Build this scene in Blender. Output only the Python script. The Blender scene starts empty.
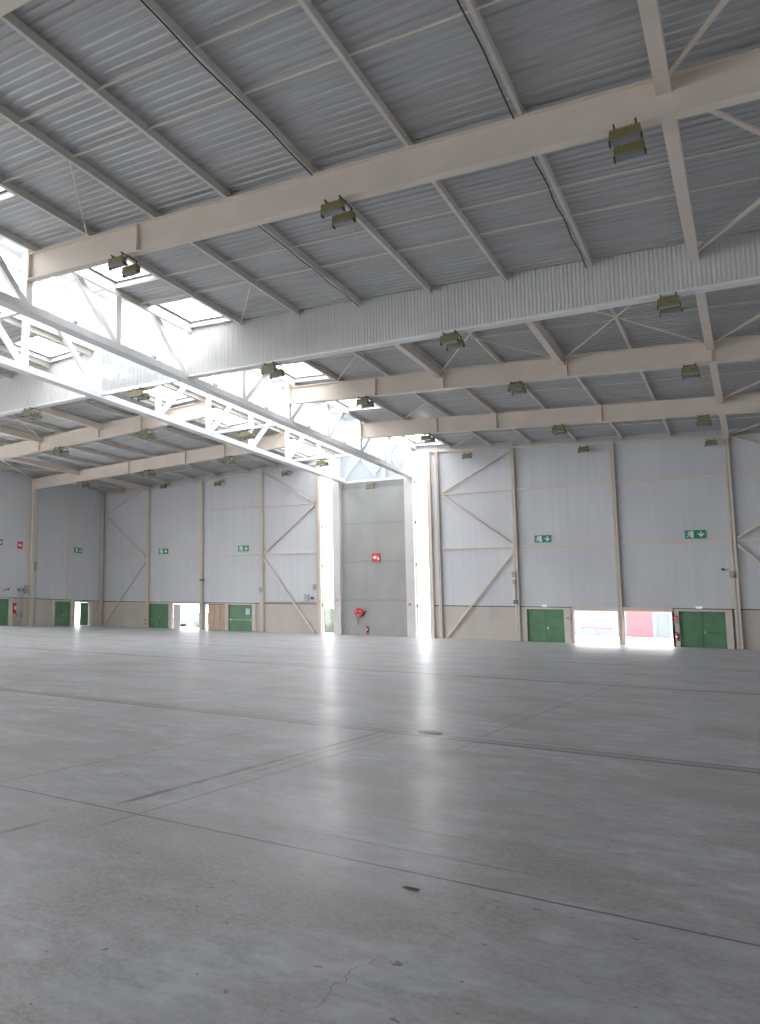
import bpy, math, random
from mathutils import Matrix, Vector
random.seed(4)
C = bpy.context.scene.collection
SC = bpy.context.scene

# ------------------------------------------------------------------ camera, sky, exposure
cd = bpy.data.cameras.new('camera'); cam = bpy.data.objects.new('camera', cd); C.objects.link(cam)
YAW, PIT, ROL = -0.69039, 0.12023, 0.0234875
fw = Vector((math.sin(YAW)*math.cos(PIT), math.cos(YAW)*math.cos(PIT), math.sin(PIT)))
rt = Vector((math.cos(YAW), -math.sin(YAW), 0)); up = rt.cross(fw)
r2 = rt*math.cos(ROL)+up*math.sin(ROL); u2 = -rt*math.sin(ROL)+up*math.cos(ROL)
cam.matrix_world = Matrix(((r2.x, u2.x, -fw.x, 0), (r2.y, u2.y, -fw.y, 0), (r2.z, u2.z, -fw.z, 1.6), (0, 0, 0, 1)))
cd.sensor_fit = 'VERTICAL'; cd.sensor_height = 36; cd.sensor_width = 36*760/1024
cd.lens = 825.114/1024*36; cd.shift_x = (380-76.8)/1024; cd.clip_end = 1000
SC.camera = cam
SC.view_settings.view_transform = 'Standard'; SC.view_settings.look = 'None'
SC.view_settings.exposure = 0.52; SC.view_settings.gamma = 1.0; SC.view_settings.use_curve_mapping = False
SC.cycles.use_denoising = True
SC.cycles.max_bounces = 10; SC.cycles.diffuse_bounces = 6; SC.cycles.transparent_max_bounces = 12
SC.cycles.caustics_reflective = False; SC.cycles.caustics_refractive = False
SKY = 5.5
w = bpy.data.worlds.new('overcast_sky'); SC.world = w; w.use_nodes = True
w.node_tree.nodes['Background'].inputs[0].default_value = (0.95, 0.975, 1.0, 1)
w.node_tree.nodes['Background'].inputs[1].default_value = SKY

def portal(cx, cy, cz, sx, sy, n):
    l = bpy.data.lights.new('daylight_portal', 'AREA'); l.shape = 'RECTANGLE'; l.size = sx; l.size_y = sy
    l.cycles.is_portal = True
    o = bpy.data.objects.new('daylight_portal', l); C.objects.link(o); o.location = (cx, cy, cz)
    o.rotation_euler = Vector((-n[0], -n[1], -n[2])).to_track_quat('Z', 'Y').to_euler() if abs(n[2]) < .5 else (0, 0, 0)
    return o

# hall grid (metres)
XR, XL, XC = -24.5, -30.9, -27.7          # the two spine trusses
WR, WL = 5.5, -60.9                       # side walls
YB, YF = 79.0, -15.0                      # back wall, wall behind the viewer
BEAMS = [-14.2, -0.85, 12.5, 25.85, 39.2, 52.55, 65.9]
def ztop(X):                              # top of the roof beams, falling away from the spine
    return 17.48-.052*(X-XR) if X > XC else 17.48-.052*(XL-X)
def zbot(X):
    return 16.28-.05*(X-XR) if X > XC else 16.28-.05*(XL-X)
PH = 0.30                                 # purlin height
MTOP = 21.4                               # top of the glazed monitor

# ------------------------------------------------------------------ materials
class N:
    def __init__(s, name):
        s.m = bpy.data.materials.new(name); s.m.use_nodes = True; s.t = s.m.node_tree
        s.b = s.t.nodes['Principled BSDF']; s.out = s.t.nodes['Material Output']
    def new(s, t, **k):
        n = s.t.nodes.new(t)
        for a, v in k.items(): setattr(n, a, v)
        return n
    def link(s, a, b): s.t.links.new(a, b)
    def put(s, sock, v):
        if hasattr(v, 'is_output') or isinstance(v, bpy.types.NodeSocket): s.link(v, sock)
        else: sock.default_value = v
    def pos(s):
        if not hasattr(s, '_p'):
            g = s.new('ShaderNodeNewGeometry'); x = s.new('ShaderNodeSeparateXYZ'); s.link(g.outputs['Position'], x.inputs[0])
            s._p = (x.outputs[0], x.outputs[1], x.outputs[2], g.outputs['Position'])
        return s._p
    def ma(s, op, a, b=0.0, c=0.0, clamp=False):
        n = s.new('ShaderNodeMath', operation=op, use_clamp=clamp)
        s.put(n.inputs[0], a); s.put(n.inputs[1], b)
        if op in ('MULTIPLY_ADD', 'SMOOTH_MIN', 'COMPARE'): s.put(n.inputs[2], c)
        return n.outputs[0]
    def noise(s, scale, stretch=(1, 1, 1), detail=4, rough=.5, off=(0, 0, 0)):
        mp = s.new('ShaderNodeMapping'); s.link(s.pos()[3], mp.inputs[0]); mp.inputs['Scale'].default_value = stretch; mp.inputs['Location'].default_value = off
        n = s.new('ShaderNodeTexNoise'); s.link(mp.outputs[0], n.inputs['Vector'])
        n.inputs['Scale'].default_value = scale; n.inputs['Detail'].default_value = detail; n.inputs['Roughness'].default_value = rough
        return n.outputs['Fac']
    def ramp(s, f, lo, hi, a=0.0, b=1.0):
        n = s.new('ShaderNodeMapRange'); n.clamp = True; s.put(n.inputs['Value'], f)
        n.inputs['From Min'].default_value = lo; n.inputs['From Max'].default_value = hi
        n.inputs['To Min'].default_value = a; n.inputs['To Max'].default_value = b
        return n.outputs[0]
    def mix(s, f, a, b, mode='MIX'):
        n = s.new('ShaderNodeMix', data_type='RGBA', blend_type=mode)
        s.put(n.inputs['Factor'], f)
        for k, v in ((6, a), (7, b)):
            s.put(n.inputs[k], v if not isinstance(v, tuple) else (*v, 1)[:4])
        return n.outputs[2]
    def bump(s, h, strength=.3, dist=.01):
        n = s.new('ShaderNodeBump'); s.put(n.inputs['Height'], h); n.inputs['Strength'].default_value = strength; n.inputs['Distance'].default_value = dist
        s.link(n.outputs[0], s.b.inputs['Normal'])
    def set(s, col=None, rough=None, metal=None, spec=None):
        if col is not None: s.put(s.b.inputs['Base Color'], col if not isinstance(col, tuple) else (*col, 1)[:4])
        if rough is not None: s.put(s.b.inputs['Roughness'], rough)
        if metal is not None: s.put(s.b.inputs['Metallic'], metal)
        if spec is not None: s.put(s.b.inputs['Specular IOR Level'], spec)
        return s

def paint(name, col, rough=.5, var=.08, scale=1.5, metal=0.0, spec=.5, stretch=(1, 1, 1)):
    n = N(name); f = n.ramp(n.noise(scale, stretch), .3, .7)
    a = tuple(c*(1-var) for c in col); b = tuple(min(1, c*(1+var)) for c in col)
    n.set(n.mix(f, a, b), rough, metal, spec); return n.m

M = {}
M['cream'] = paint('cream_painted_steel', (.76, .675, .59), .45, .05, .8)
M['purlin'] = paint('grey_cream_purlin_paint', (.72, .68, .62), .5, .06, .8)
M['white'] = paint('white_painted_steel', (.80, .80, .80), .45, .03)
M['white_clad'] = paint('white_ribbed_cladding_paint', (.66, .66, .64), .45, .04, .5)
M['olive'] = paint('olive_yellow_lamp_paint', (.23, .21, .09), .45, .12, 6)
M['dark'] = paint('dark_rubber', (.03, .03, .03), .6, .1)
M['darksteel'] = paint('dark_steel', (.10, .09, .08), .5, .1)
M['grey'] = paint('grey_box_paint', (.42, .43, .43), .5, .05)
M['red'] = paint('signal_red_paint', (.55, .02, .03), .35, .1)
M['dullred'] = paint('faded_red_brown_pipe_paint', (.36, .20, .17), .6, .1)
M['redsign'] = paint('red_sign_face', (.75, .03, .06), .4, .03)
M['greensign'] = paint('green_sign_face', (.02, .30, .16), .4, .03)
M['signwhite'] = paint('white_sign_print', (.85, .88, .85), .4, .01)
M['blue'] = paint('blue_socket_plastic', (.16, .18, .38), .4, .05)
M['chrome'] = paint('bright_metal', (.75, .75, .74), .3, .03, metal=.6)
M['lens'] = paint('grey_lamp_glass', (.22, .22, .24), .3, .05)
M['beige'] = paint('beige_door_panel', (.62, .44, .34), .6, .07, 2)
M['surround'] = paint('beige_concrete_surround', (.72, .66, .59), .8, .08, 1.5)
M['pier'] = paint('pale_painted_pier', (.72, .70, .68), .7, .05, .7)
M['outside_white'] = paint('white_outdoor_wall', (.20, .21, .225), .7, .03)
M['outside_red'] = paint('haze_paled_red_outdoor_door', (.30, .10, .11), .6, .05)  # red made paler in the colour to stand for haze and flare
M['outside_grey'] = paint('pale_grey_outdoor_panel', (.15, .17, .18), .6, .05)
M['hedge'] = paint('dusty_green_hedge', (.10, .13, .09), .9, .3, 3)
M['paper'] = paint('white_paper', (.7, .75, .8), .7, .02)
M['asphalt'] = paint('pale_concrete_yard', (.45, .45, .45), .9, .08, .3)
M['green'] = paint('green_door_paint', (.12, .27, .14), .45, .12, 1.2)

# ribbed galvanised deck
n = N('galvanised_roof_deck')
f = n.ramp(n.noise(.35, (1, 3, 1)), .3, .7); f2 = n.ramp(n.noise(2.0, (.15, 4, 1)), .35, .65)
n.set(n.mix(f2, n.mix(f, (.40, .405, .41), (.46, .465, .47)), (.52, .525, .53)), .40, .3); M['deck'] = n.m
# wall cladding: pale blue-grey panels with fine upright ribs and dusty runs
def clad(name, axis):
    n = N(name); x, y, z, p = n.pos(); c = x if axis == 0 else y
    st = (3, 3, .12); run = n.ramp(n.noise(1.2, st, 5, .6), .40, .75); cl = n.ramp(n.noise(.25, (1, 1, 1)), .3, .7)
    col = n.mix(cl, (.66, .67, .70), (.71, .72, .74)); col = n.mix(n.ma('MULTIPLY', run, .22), col, (.44, .455, .48))
    seam = n.ma('LESS_THAN', n.ma('FRACT', n.ma('DIVIDE', c, 1.0)), .02)
    col = n.mix(n.ma('MULTIPLY', seam, .10), col, (.35, .36, .37))
    n.set(col, .45)
    rib = n.ma('PINGPONG', n.ma('MULTIPLY', c, 1.0), .1)
    n.bump(n.ma('MULTIPLY', rib, 10.0), .25, .004); return n.m
M['clad_x'] = clad('pale_wall_cladding', 0); M['clad_y'] = clad('pale_side_wall_cladding', 1)
# board-marked concrete
def conc(name, base, dark, warm, band, joints=None):
    n = N(name); x, y, z, p = n.pos()
    a = n.ramp(n.noise(.5), .3, .7); b = n.ramp(n.noise(5, (1, 1, 2.5), 6, .6), .3, .75)
    col = n.mix(a, base, dark); col = n.mix(n.ma('MULTIPLY', b, .35), col, tuple(c*.7 for c in base))
    col = n.mix(n.ma('MULTIPLY', n.ramp(n.noise(.35, off=(7, 3, 1)), .5, .7), .4), col, warm)
    k = n.ma('FRACT', n.ma('DIVIDE', z, band)); l = n.ma('LESS_THAN', n.ma('ABSOLUTE', n.ma('SUBTRACT', k, .5)), .015)
    col = n.mix(n.ma('MULTIPLY', l, .3), col, tuple(c*.5 for c in base))
    for zj in joints or ():
        wob = n.ma('MULTIPLY', n.ma('SUBTRACT', n.noise(1.5), .5), .25)
        d = n.ma('ABSOLUTE', n.ma('ADD', n.ma('SUBTRACT', z, zj), wob))
        col = n.mix(n.ramp(d, .04, .14, .3, 0), col, tuple(c*.5 for c in base))
    st = n.ramp(n.noise(.8, (1.5, 1, .12), 5, .6, (4, 0, 2)), .42, .66); col = n.mix(n.ma('MULTIPLY', st, .3), col, tuple(c*.72 for c in base))
    n.set(col, .85); n.bump(b, .3, .01); return n.m
M['base'] = conc('board_marked_beige_concrete', (.70, .64, .59), (.60, .545, .50), (.72, .63, .56), .75)
M['concrete'] = conc('grey_cast_concrete', (.44, .44, .43), (.38, .385, .38), (.47, .43, .37), 1000, (3.35, 7.05, 10.75, 14.3))
# glazing
def glass(name, tint, gl=.06):
    n = N(name); tr = n.new('ShaderNodeBsdfTransparent'); tr.inputs[0].default_value = (*tint, 1)
    g = n.new('ShaderNodeBsdfGlossy'); g.inputs['Roughness'].default_value = .05
    mx = n.new('ShaderNodeMixShader'); mx.inputs[0].default_value = gl
    n.link(tr.outputs[0], mx.inputs[1]); n.link(g.outputs[0], mx.inputs[2]); n.link(mx.outputs[0], n.out.inputs[0]); return n.m
M['glass'] = glass('clear_glazing', (.95, .95, .95))
def translucent(name, col, k):
    n = N(name); tr = n.new('ShaderNodeBsdfTransparent'); tr.inputs[0].default_value = (*col, 1)
    d = n.new('ShaderNodeBsdfTranslucent'); d.inputs[0].default_value = (*col, 1)
    mx = n.new('ShaderNodeMixShader'); mx.inputs[0].default_value = k
    n.link(tr.outputs[0], mx.inputs[1]); n.link(d.outputs[0], mx.inputs[2]); n.link(mx.outputs[0], n.out.inputs[0]); return n.m
M['poly'] = translucent('milky_ribbed_sheet', (.60, .62, .63), .85)
# lit exit lamp
n = N('glowing_exit_lamp'); n.set((.8, .9, .85), .4); n.b.inputs['Emission Color'].default_value = (.7, 1, .85, 1); n.b.inputs['Emission Strength'].default_value = .35; M['exitlamp'] = n.m
# end wall of the monitor
M['endwall'] = paint('blue_white_end_panels', (.50, .54, .60), .5, .03, .4)

# polished concrete floor with saw cuts, a channel and scuffs
n = N('polished_concrete_floor'); x, y, z, p = n.pos()
big = n.ramp(n.noise(.25, (1, 1, 1), 5, .6), .35, .65); med = n.ramp(n.noise(1.3, (1, 1, 1), 8, .70), .40, .62); fine = n.ramp(n.noise(7, (1, 1, 1), 6, .7), .40, .66)
sweep = n.ramp(n.noise(.9, (.22, 1.8, 1), 6, .65, (3, 9, 0)), .42, .66); warm = n.ramp(n.noise(.55, (1, 1, 1), 7, .68, (20, 5, 0)), .47, .60)
col = n.mix(big, (.49, .50, .52), (.61, .62, .645)); col = n.mix(n.ma('MULTIPLY', med, .8), col, (.27, .27, .27))
col = n.mix(n.ma('MULTIPLY', sweep, .45), col, (.64, .65, .68)); col = n.mix(n.ma('MULTIPLY', fine, .5), col, (.25, .245, .24))
col = n.mix(n.ma('MULTIPLY', warm, .8), col, (.245, .215, .185))
grit = n.ramp(n.noise(28, (1, 1, 1), 5, .75), .42, .60); blot = n.ramp(n.noise(2.6, (.8, 1.2, 1), 9, .78, (11, 4, 0)), .44, .58)
col = n.mix(n.ma('MULTIPLY', blot, .7), col, (.25, .245, .24)); col = n.mix(n.ma('MULTIPLY', grit, .35), col, (.66, .67, .70))
spk = n.ramp(n.noise(11, (1, 1, 1), 2, .5, (5, 5, 0)), .715, .74); col = n.mix(n.ma('MULTIPLY', spk, .7), col, (.06, .055, .05))
wob = n.ma('MULTIPLY', n.ma('SUBTRACT', n.noise(3.0), .5), .03); brk = n.ramp(n.noise(2.2, (1, 1, 1), 3), .3, .5, .35, 1)
dark = None
def line(c, at, wd, k, r0=None, r1=None, other=None, broken=True):
    global dark
    d = n.ma('ABSOLUTE', n.ma('ADD', n.ma('SUBTRACT', c, at), wob))
    m = n.ramp(d, wd*.4, wd, k, 0)
    if r0 is not None:
        m = n.ma('MULTIPLY', m, n.ma('MULTIPLY', n.ramp(other, r0, r0+.3), n.ramp(other, r1-.3, r1, 1, 0)))
    if broken: m = n.ma('MULTIPLY', m, brk)
    dark = m if dark is None else n.ma('MAXIMUM', dark, m)
line(y, 12.14, .09, .85, broken=False); line(y, 12.44, .07, .75); line(y, 12.29, .26, .30, broken=False); line(y, 12.75, .05, .35, -9, -1, x)
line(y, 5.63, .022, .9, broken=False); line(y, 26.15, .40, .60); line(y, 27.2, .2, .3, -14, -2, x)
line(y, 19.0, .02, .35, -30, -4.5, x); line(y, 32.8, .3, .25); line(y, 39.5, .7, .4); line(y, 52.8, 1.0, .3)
line(y, 6.13, .02, .6, -3.0, -1.1, x); line(y, 7.0, .02, .35, -3.4, -1.9, x); line(y, 6.75, .03, .5, -2.4, -1.6, x)

line(x, -4.27, .045, .85, 5.7, 12.3, y); line(x, -4.13, .026, .65, 7.8, 12.3, y); line(x, -3.95, .026, .5, 4.9, 12.4, y); line(x, -5.6, .02, .6, 5.6, 14.5, y)
line(x, -3.02, .016, .5, 8.7, 12.2, y); line(x, -2.93, .014, .4, 9.3, 12.2, y); line(x, -4.33, .03, .7, 4.3, 5.1, y); line(x, -3.1, .04, .35, 12.4, 60, y); line(x, -3.4, .03, .3, 14, 48, y)
line(x, -8.6, .03, .45, 14.8, 19.5, y); line(x, -16.4, .05, .3, 12, 60, y); line(x, -9.6, .05, .3, 20, 60, y)
col = n.mix(dark, col, (.045, .04, .038))
# a thin crack near the viewer
cr = n.ma('ABSOLUTE', n.ma('SUBTRACT', n.ma('ADD', x, n.ma('MULTIPLY', n.ma('SUBTRACT', n.noise(2.2, (1, 1, 1), 4, .5), .5), .45)), -1.52))
crm = n.ma('MULTIPLY', n.ramp(cr, .001, .006, .6, 0), n.ma('MULTIPLY', n.ramp(y, 3.3, 3.45), n.ramp(y, 4.1, 4.3, 1, 0)))
col = n.mix(crm, col, (.07, .06, .055))
band = n.ramp(n.noise(.5, (1, .8, 1), 6, .65, (2, 8, 0)), .3, .7)
n.set(col, n.ramp(n.ma('ADD', n.ma('MULTIPLY', med, .4), n.ma('MULTIPLY', band, .6)), .1, .9, .48, .36), spec=1.0)
n.b.inputs['Coat Roughness'].default_value = .24; n.put(n.b.inputs['Coat Weight'], n.ramp(band, 0, 1, .10, .22))
n.bump(n.ma('ADD', n.ma('MULTIPLY', n.noise(1.9, (.45, 1, 1), 4), 1.0), n.ma('MULTIPLY', fine, .05)), .35, .014)
M['floor'] = n.m

# ------------------------------------------------------------------ mesh helpers
class MB:
    def __init__(s): s.v = []; s.f = []; s.mi = []
    def add(s, vs, fs, mi=0):
        k = len(s.v); s.v += [tuple(a) for a in vs]; s.f += [tuple(i+k for i in q) for q in fs]; s.mi += [mi]*len(fs); return s
    def box(s, x0, x1, y0, y1, z0, z1, mi=0):
        return s.add([(x0, y0, z0), (x1, y0, z0), (x1, y1, z0), (x0, y1, z0), (x0, y0, z1), (x1, y0, z1), (x1, y1, z1), (x0, y1, z1)],
                     [(0, 3, 2, 1), (4, 5, 6, 7), (0, 1, 5, 4), (1, 2, 6, 5), (2, 3, 7, 6), (3, 0, 4, 7)], mi)
    def bar(s, a, b, w, h, mi=0, upv=(0, 0, 1)):
        a = Vector(a); b = Vector(b); d = (b-a).normalized(); U = Vector(upv)
        if abs(d.dot(U)) > .98: U = Vector((0, 1, 0))
        sx = d.cross(U).normalized(); sy = sx.cross(d).normalized(); vs = []
        for p in (a, b):
            for i, j in ((-1, -1), (1, -1), (1, 1), (-1, 1)): vs.append(p+sx*i*w/2+sy*j*h/2)
        return s.add(vs, [(3, 2, 1, 0), (4, 5, 6, 7), (0, 1, 5, 4), (1, 2, 6, 5), (2, 3, 7, 6), (3, 0, 4, 7)], mi)
    def cyl(s, a, b, r, r1=None, seg=16, mi=0):
        a = Vector(a); b = Vector(b); r1 = r if r1 is None else r1; d = (b-a).normalized()
        U = Vector((0, 0, 1)) if abs(d.z) < .9 else Vector((1, 0, 0)); sx = d.cross(U).normalized(); sy = d.cross(sx).normalized(); vs = []
        for p, q in ((a, r), (b, r1)):
            for i in range(seg):
                t = 2*math.pi*i/seg; vs.append(p+sx*math.cos(t)*q+sy*math.sin(t)*q)
        fs = [(i, (i+1) % seg, seg+(i+1) % seg, seg+i) for i in range(seg)]+[tuple(range(seg-1, -1, -1)), tuple(range(seg, 2*seg))]
        return s.add(vs, fs, mi)
    def tube(s, pts, r, seg=8, mi=0):
        for p, q in zip(pts, pts[1:]): s.cyl(p, q, r, seg=seg, mi=mi)
        return s
    def prism(s, poly, a, b, axis, mi=0):        # poly of 2D points, extruded along axis from a to b
        def P(u, v, t): return {0: (t, u, v), 1: (u, t, v), 2: (u, v, t)}[axis]
        k = len(poly); vs = [P(u, v, a) for u, v in poly]+[P(u, v, b) for u, v in poly]
        return s.add(vs, [(i, (i+1) % k, k+(i+1) % k, k+i) for i in range(k)]+[tuple(range(k-1, -1, -1)), tuple(range(k, 2*k))], mi)
    def build(s, name, mats, parent=None):
        me = bpy.data.meshes.new(name); me.from_pydata(s.v, [], s.f); me.update()
        for m in (mats if isinstance(mats, (list, tuple)) else [mats]): me.materials.append(m)
        me.polygons.foreach_set('material_index', s.mi)
        o = bpy.data.objects.new(name, me); C.objects.link(o)
        if parent: o.parent = parent
        return o
def tag(o, label, cat, group=None):
    o['label'] = label; o['category'] = cat
    if group: o['group'] = group
    return o
def struct(o, label=None):
    o['kind'] = 'structure'
    if label: o['label'] = label
    return o
def empty(name, loc, rz=0):
    o = bpy.data.objects.new(name, None); C.objects.link(o); o.location = loc; o.rotation_euler = (0, 0, rz); o.empty_display_size = .2; return o

# ------------------------------------------------------------------ floor, yard, ceiling, walls
f = MB().box(WL-.3, WR+.3, YF-.3, YB+.3, -.3, 0).build('floor', M['floor']); struct(f, 'grey polished concrete hall floor with saw cuts and scuffs')
f = MB().box(WL-60, WL-.3, YF-20, YB+60, -.35, -.03).box(WL-.3, WR+60, YB+.3, YB+60, -.35, -.03).build('yard', M['asphalt']); struct(f, 'bright pale yard outside the back openings')

# skylight openings in the ribbed deck, close to the spine on both sides
SKX_R = (-24.05, -21.35); SKX_L = (-34.6, -31.95)
SKY_Y = [(18.2, 21.75), (26.4, 31.75), (34.65, 38.8), (41.2, 45.4), (48.0, 52.45), (55.5, 62.3), (69.4, 78.6)]
def deck_piece(mb, x0, x1, y0, y1):
    pitch, d = .40, .05; o0 = YF-.2; K = ((0, 0), (.16, 0), (.20, d), (.36, d), (.40, 0))
    def hh(y):                                   # one rib rhythm for the whole roof
        t = (y-o0) % pitch
        for (p, a), (q, b) in zip(K, K[1:]):
            if p <= t <= q: return a+(b-a)*(t-p)/(q-p)
        return 0
    prof = [(y0, hh(y0))]; k = int((y0-o0)//pitch)
    while o0+k*pitch < y1:
        for q, h in K[:4]:
            yy = o0+k*pitch+q
            if y0+1e-4 < yy < y1-1e-4: prof.append((yy, h))
        k += 1
    prof.append((y1, hh(y1))); vs = []
    for (yy, h) in prof:
        for X in (x0, x1): vs.append((X, yy, ztop(X)+PH+h))
    mb.add(vs, [(2*i, 2*i+2, 2*i+3, 2*i+1) for i in range(len(prof)-1)])
mb = MB()
SKX_L2, SKX_L3 = (-47.9, -45.4), (-57.5, -54.7); SKY_N = [(-13, -2), (0, 11.5), (13.5, 24.5)]  # unseen rooflights over the near left nave, added to brighten the hall
for a, b, sk in ((SKX_R[1], WR+.2, 0), (XR+.2, SKX_R[0], 0), (WL-.2, SKX_L3[0], 0), (SKX_L3[1], SKX_L2[0], 0), (SKX_L2[1], SKX_L[0], 0), (SKX_L[1], XL-.2, 0)): deck_piece(mb, a, b, YF-.2, YB+.2)
ys = [YF-.2]+[q for s in SKY_Y for q in s]+[YB+.2]
for a, b in (SKX_R, SKX_L):
    for i in range(0, len(ys), 2): deck_piece(mb, a, b, ys[i], ys[i+1])
ys2 = [YF-.2]+[q for s in SKY_N for q in s]+[YB+.2]
for a, b in (SKX_L2, SKX_L3):
    for i in range(0, len(ys2), 2): deck_piece(mb, a, b, ys2[i], ys2[i+1])
mb.box(XR+.14, XR+.24, YF-.2, YB+.2, ztop(XR)+.28, 18.3, 1).box(XL-.24, XL-.14, YF-.2, YB+.2, ztop(XL)+.28, 18.3, 1)
struct(mb.build('ceiling', [M['deck'], M['white']]), 'ribbed metal roof deck of both naves')

wn = [0]
def window(label):
    wn[0] += 1; e = empty('window_%d' % wn[0], (0, 0, 0)); return struct(e, label)
def skylight(x0, x1, y0, y1, where):
    e = window(where); z = lambda X: ztop(X)+PH; t = .06; h = .34; mb = MB()
    def slab(a, b, c, d):
        vs = [(X, Y, z(X)+dz) for dz in (-.02, h) for X, Y in ((a, c), (b, c), (b, d), (a, d))]
        mb.add(vs, [(0, 3, 2, 1), (4, 5, 6, 7), (0, 1, 5, 4), (1, 2, 6, 5), (2, 3, 7, 6), (3, 0, 4, 7)])
    slab(x0-.02, x0+t, y0-.02, y1+.02); slab(x1-t, x1+.02, y0-.02, y1+.02); slab(x0, x1, y0-.02, y0+t); slab(x0, x1, y1-t, y1+.02)
    mb.build('curb', M['white'], e)
    mb = MB(); q = .17
    for a, b, c, d in ((x0+t, x0+q+.03, y0, y1), (x1-q-.03, x1-t, y0, y1), (x0, x1, y0+t, y0+q+.03), (x0, x1, y1-q-.03, y1-t)):
        vs = [(X, Y, z(X)+h-.09+dz) for dz in (0, .02) for X, Y in ((a, c), (b, c), (b, d), (a, d))]
        mb.add(vs, [(0, 3, 2, 1), (4, 5, 6, 7), (0, 1, 5, 4), (1, 2, 6, 5), (2, 3, 7, 6), (3, 0, 4, 7)])
    mb.build('gasket', M['darksteel'], e)
    g = MB(); vs = [(X, Y, z(X)+h-.06) for X, Y in ((x0, y0), (x1, y0), (x1, y1), (x0, y1))]; vs += [(a, b, c+.02) for a, b, c in vs]
    g.add(vs, [(0, 3, 2, 1), (4, 5, 6, 7)]).build('pane', M['glass'], e)
ordw = ['first', 'second', 'third', 'fourth', 'fifth', 'sixth', 'seventh', 'eighth', 'ninth', 'tenth', 'eleventh', 'twelfth']
for i, (a, b) in enumerate(SKY_Y):
    skylight(*SKX_R, a, b, 'rooflight in the right deck beside the spine, %s from the near end' % ordw[i])
    skylight(*SKX_L, a, b, 'rooflight in the left deck beside the spine, %s from the near end' % ordw[i])
for i, (a, b) in enumerate(SKY_N):
    skylight(*SKX_L2, a, b, 'long unseen rooflight added for light over the near middle of the left nave, '+ordw[i]); skylight(*SKX_L3, a, b, 'long unseen rooflight added for light over the near outer left nave, '+ordw[i])
# glazed monitor over the spine
e = window('long glazed monitor raised over the spine between the two naves')
g = MB()
for X in (XR+.2, XL-.2): g.box(X-.01, X+.01, YF, YB, 18.3, MTOP)
g.box(XC-1.7, XC+1.7, 20, YB, MTOP+.03, MTOP+.05); g.build('pane', M['glass'], e)  # unseen roof strip glazed for daylight, left closed nearby to dim the foreground
struct(MB().box(XL-.35, XC-1.7, YF-.3, YB+.3, MTOP+.02, MTOP+.1).box(XC+1.7, XR+.35, YF-.3, YB+.3, MTOP+.02, MTOP+.1).box(XC-1.7, XC+1.7, YF-.3, 20, MTOP+.02, MTOP+.1).build('ceiling', M['white']), 'white roof of the raised monitor over the spine')
mb = MB(); Y = YF
while Y <= YB+.1:
    for X in (XR+.2, XL-.2): mb.box(X-.05, X+.05, Y-.05, Y+.05, 18.3, MTOP)
    mb.box(XL, XR, Y-.05, Y+.05, MTOP-.1, MTOP); Y += (YB-YF)/42
for X in (XR+.2, XL-.2): mb.box(X-.1, X+.1, YF, YB, MTOP-.12, MTOP+.02)
mb.build('glazing_bars', M['white'], e)
portal(XC, 49.5, MTOP+.2, 3.4, 59, (0, 0, -1))
for X, nx in ((XR+.35, -1), (XL-.35, 1)): portal(X, (YF+YB)/2, (18.3+MTOP)/2, YB-YF, MTOP-18.3, (nx, 0, 0))

# back wall ----------------------------------------------------------
KB = 79/78.0
def kx(v): return v*KB
BASE = 2.95
STRIP_L = (kx(-33.0), kx(-31.65)); STRIP_R = (kx(-24.03), kx(-22.85))
OPEN = [(-54.25, -51.45, 2.72), (-51.05, -47.4, 2.75), (-46.75, -44.15, 2.75), (-43.85, -41.05, 2.72), (-15.3, -12.55, 2.72), (-11.85, -8.62, 2.66), (-8.38, -5.25, 2.66), (-4.82, -2.0, 2.72)]
def wall_runs(mb, lo, hi, z0, z1, opens, put):
    xs = lo
    for a, b, h in sorted(opens):
        if b <= lo or a >= hi: continue
        put(xs, a, z0, z1)
        if h < z1: put(a, b, h, z1)
        xs = b
    put(xs, hi, z0, z1)
mb = MB(); put = lambda a, b, c, d: mb.box(a, b, YB, YB+.3, c, d) if b > a else None
wall_runs(mb, WL-.3, STRIP_L[0], 0, BASE-.08, OPEN, put); wall_runs(mb, STRIP_R[1], WR+.3, 0, BASE-.08, OPEN, put)
struct(mb.build('wall_back', M['base']), 'board-marked beige concrete base of the back wall')
mb = MB()
for a, b in ((WL-.3, STRIP_L[0]), (STRIP_R[1], WR+.3)):
    xm = [a, b]; vs = []
    for yy in (YB+.02, YB+.25):
        for X in xm: vs += [(X, yy, BASE), (X, yy, ztop(X)+PH+.2)]
    mb.add(vs, [(0, 2, 3, 1), (4, 5, 7, 6), (0, 4, 6, 2), (1, 3, 7, 5), (0, 1, 5, 4), (2, 6, 7, 3)])
struct(mb.build('wall_back', M['clad_x']), 'pale ribbed cladding of the back wall')
mb = MB().box(WL-.1, STRIP_L[0], YB+.1, YB+.2, BASE-.1, BASE+.05).box(STRIP_R[1], WR, YB+.1, YB+.2, BASE-.1, BASE+.05)
struct(mb.build('trim_1', M['darksteel']), 'dark joint between concrete base and cladding on the back wall')
mb = MB().box(kx(-30.95), kx(-24.78), YB+.05, YB+.35, 0, 14.95)
struct(mb.build('wall_back', M['concrete']), 'grey cast concrete centre of the back wall between the bright strips')
mb = MB()
for a, b, zt in ((kx(-31.65), kx(-30.95), 17.7), (kx(-24.78), kx(-24.03), 17.7)): mb.box(a, b, YB-.55, YB+.35, 0, zt)
struct(mb.build('wall_back', M['pier']), 'pale painted piers beside the glazed strips')
mb = MB().box(kx(-30.95), kx(-24.78), YB+.1, YB+.3, 14.95, MTOP+.1).box(kx(-31.65), kx(-30.95), YB+.1, YB+.3, 17.7, MTOP+.1)
struct(mb.build('wall_back', M['endwall']), 'pale blue panels closing the end of the spine')
mb = MB()
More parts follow.
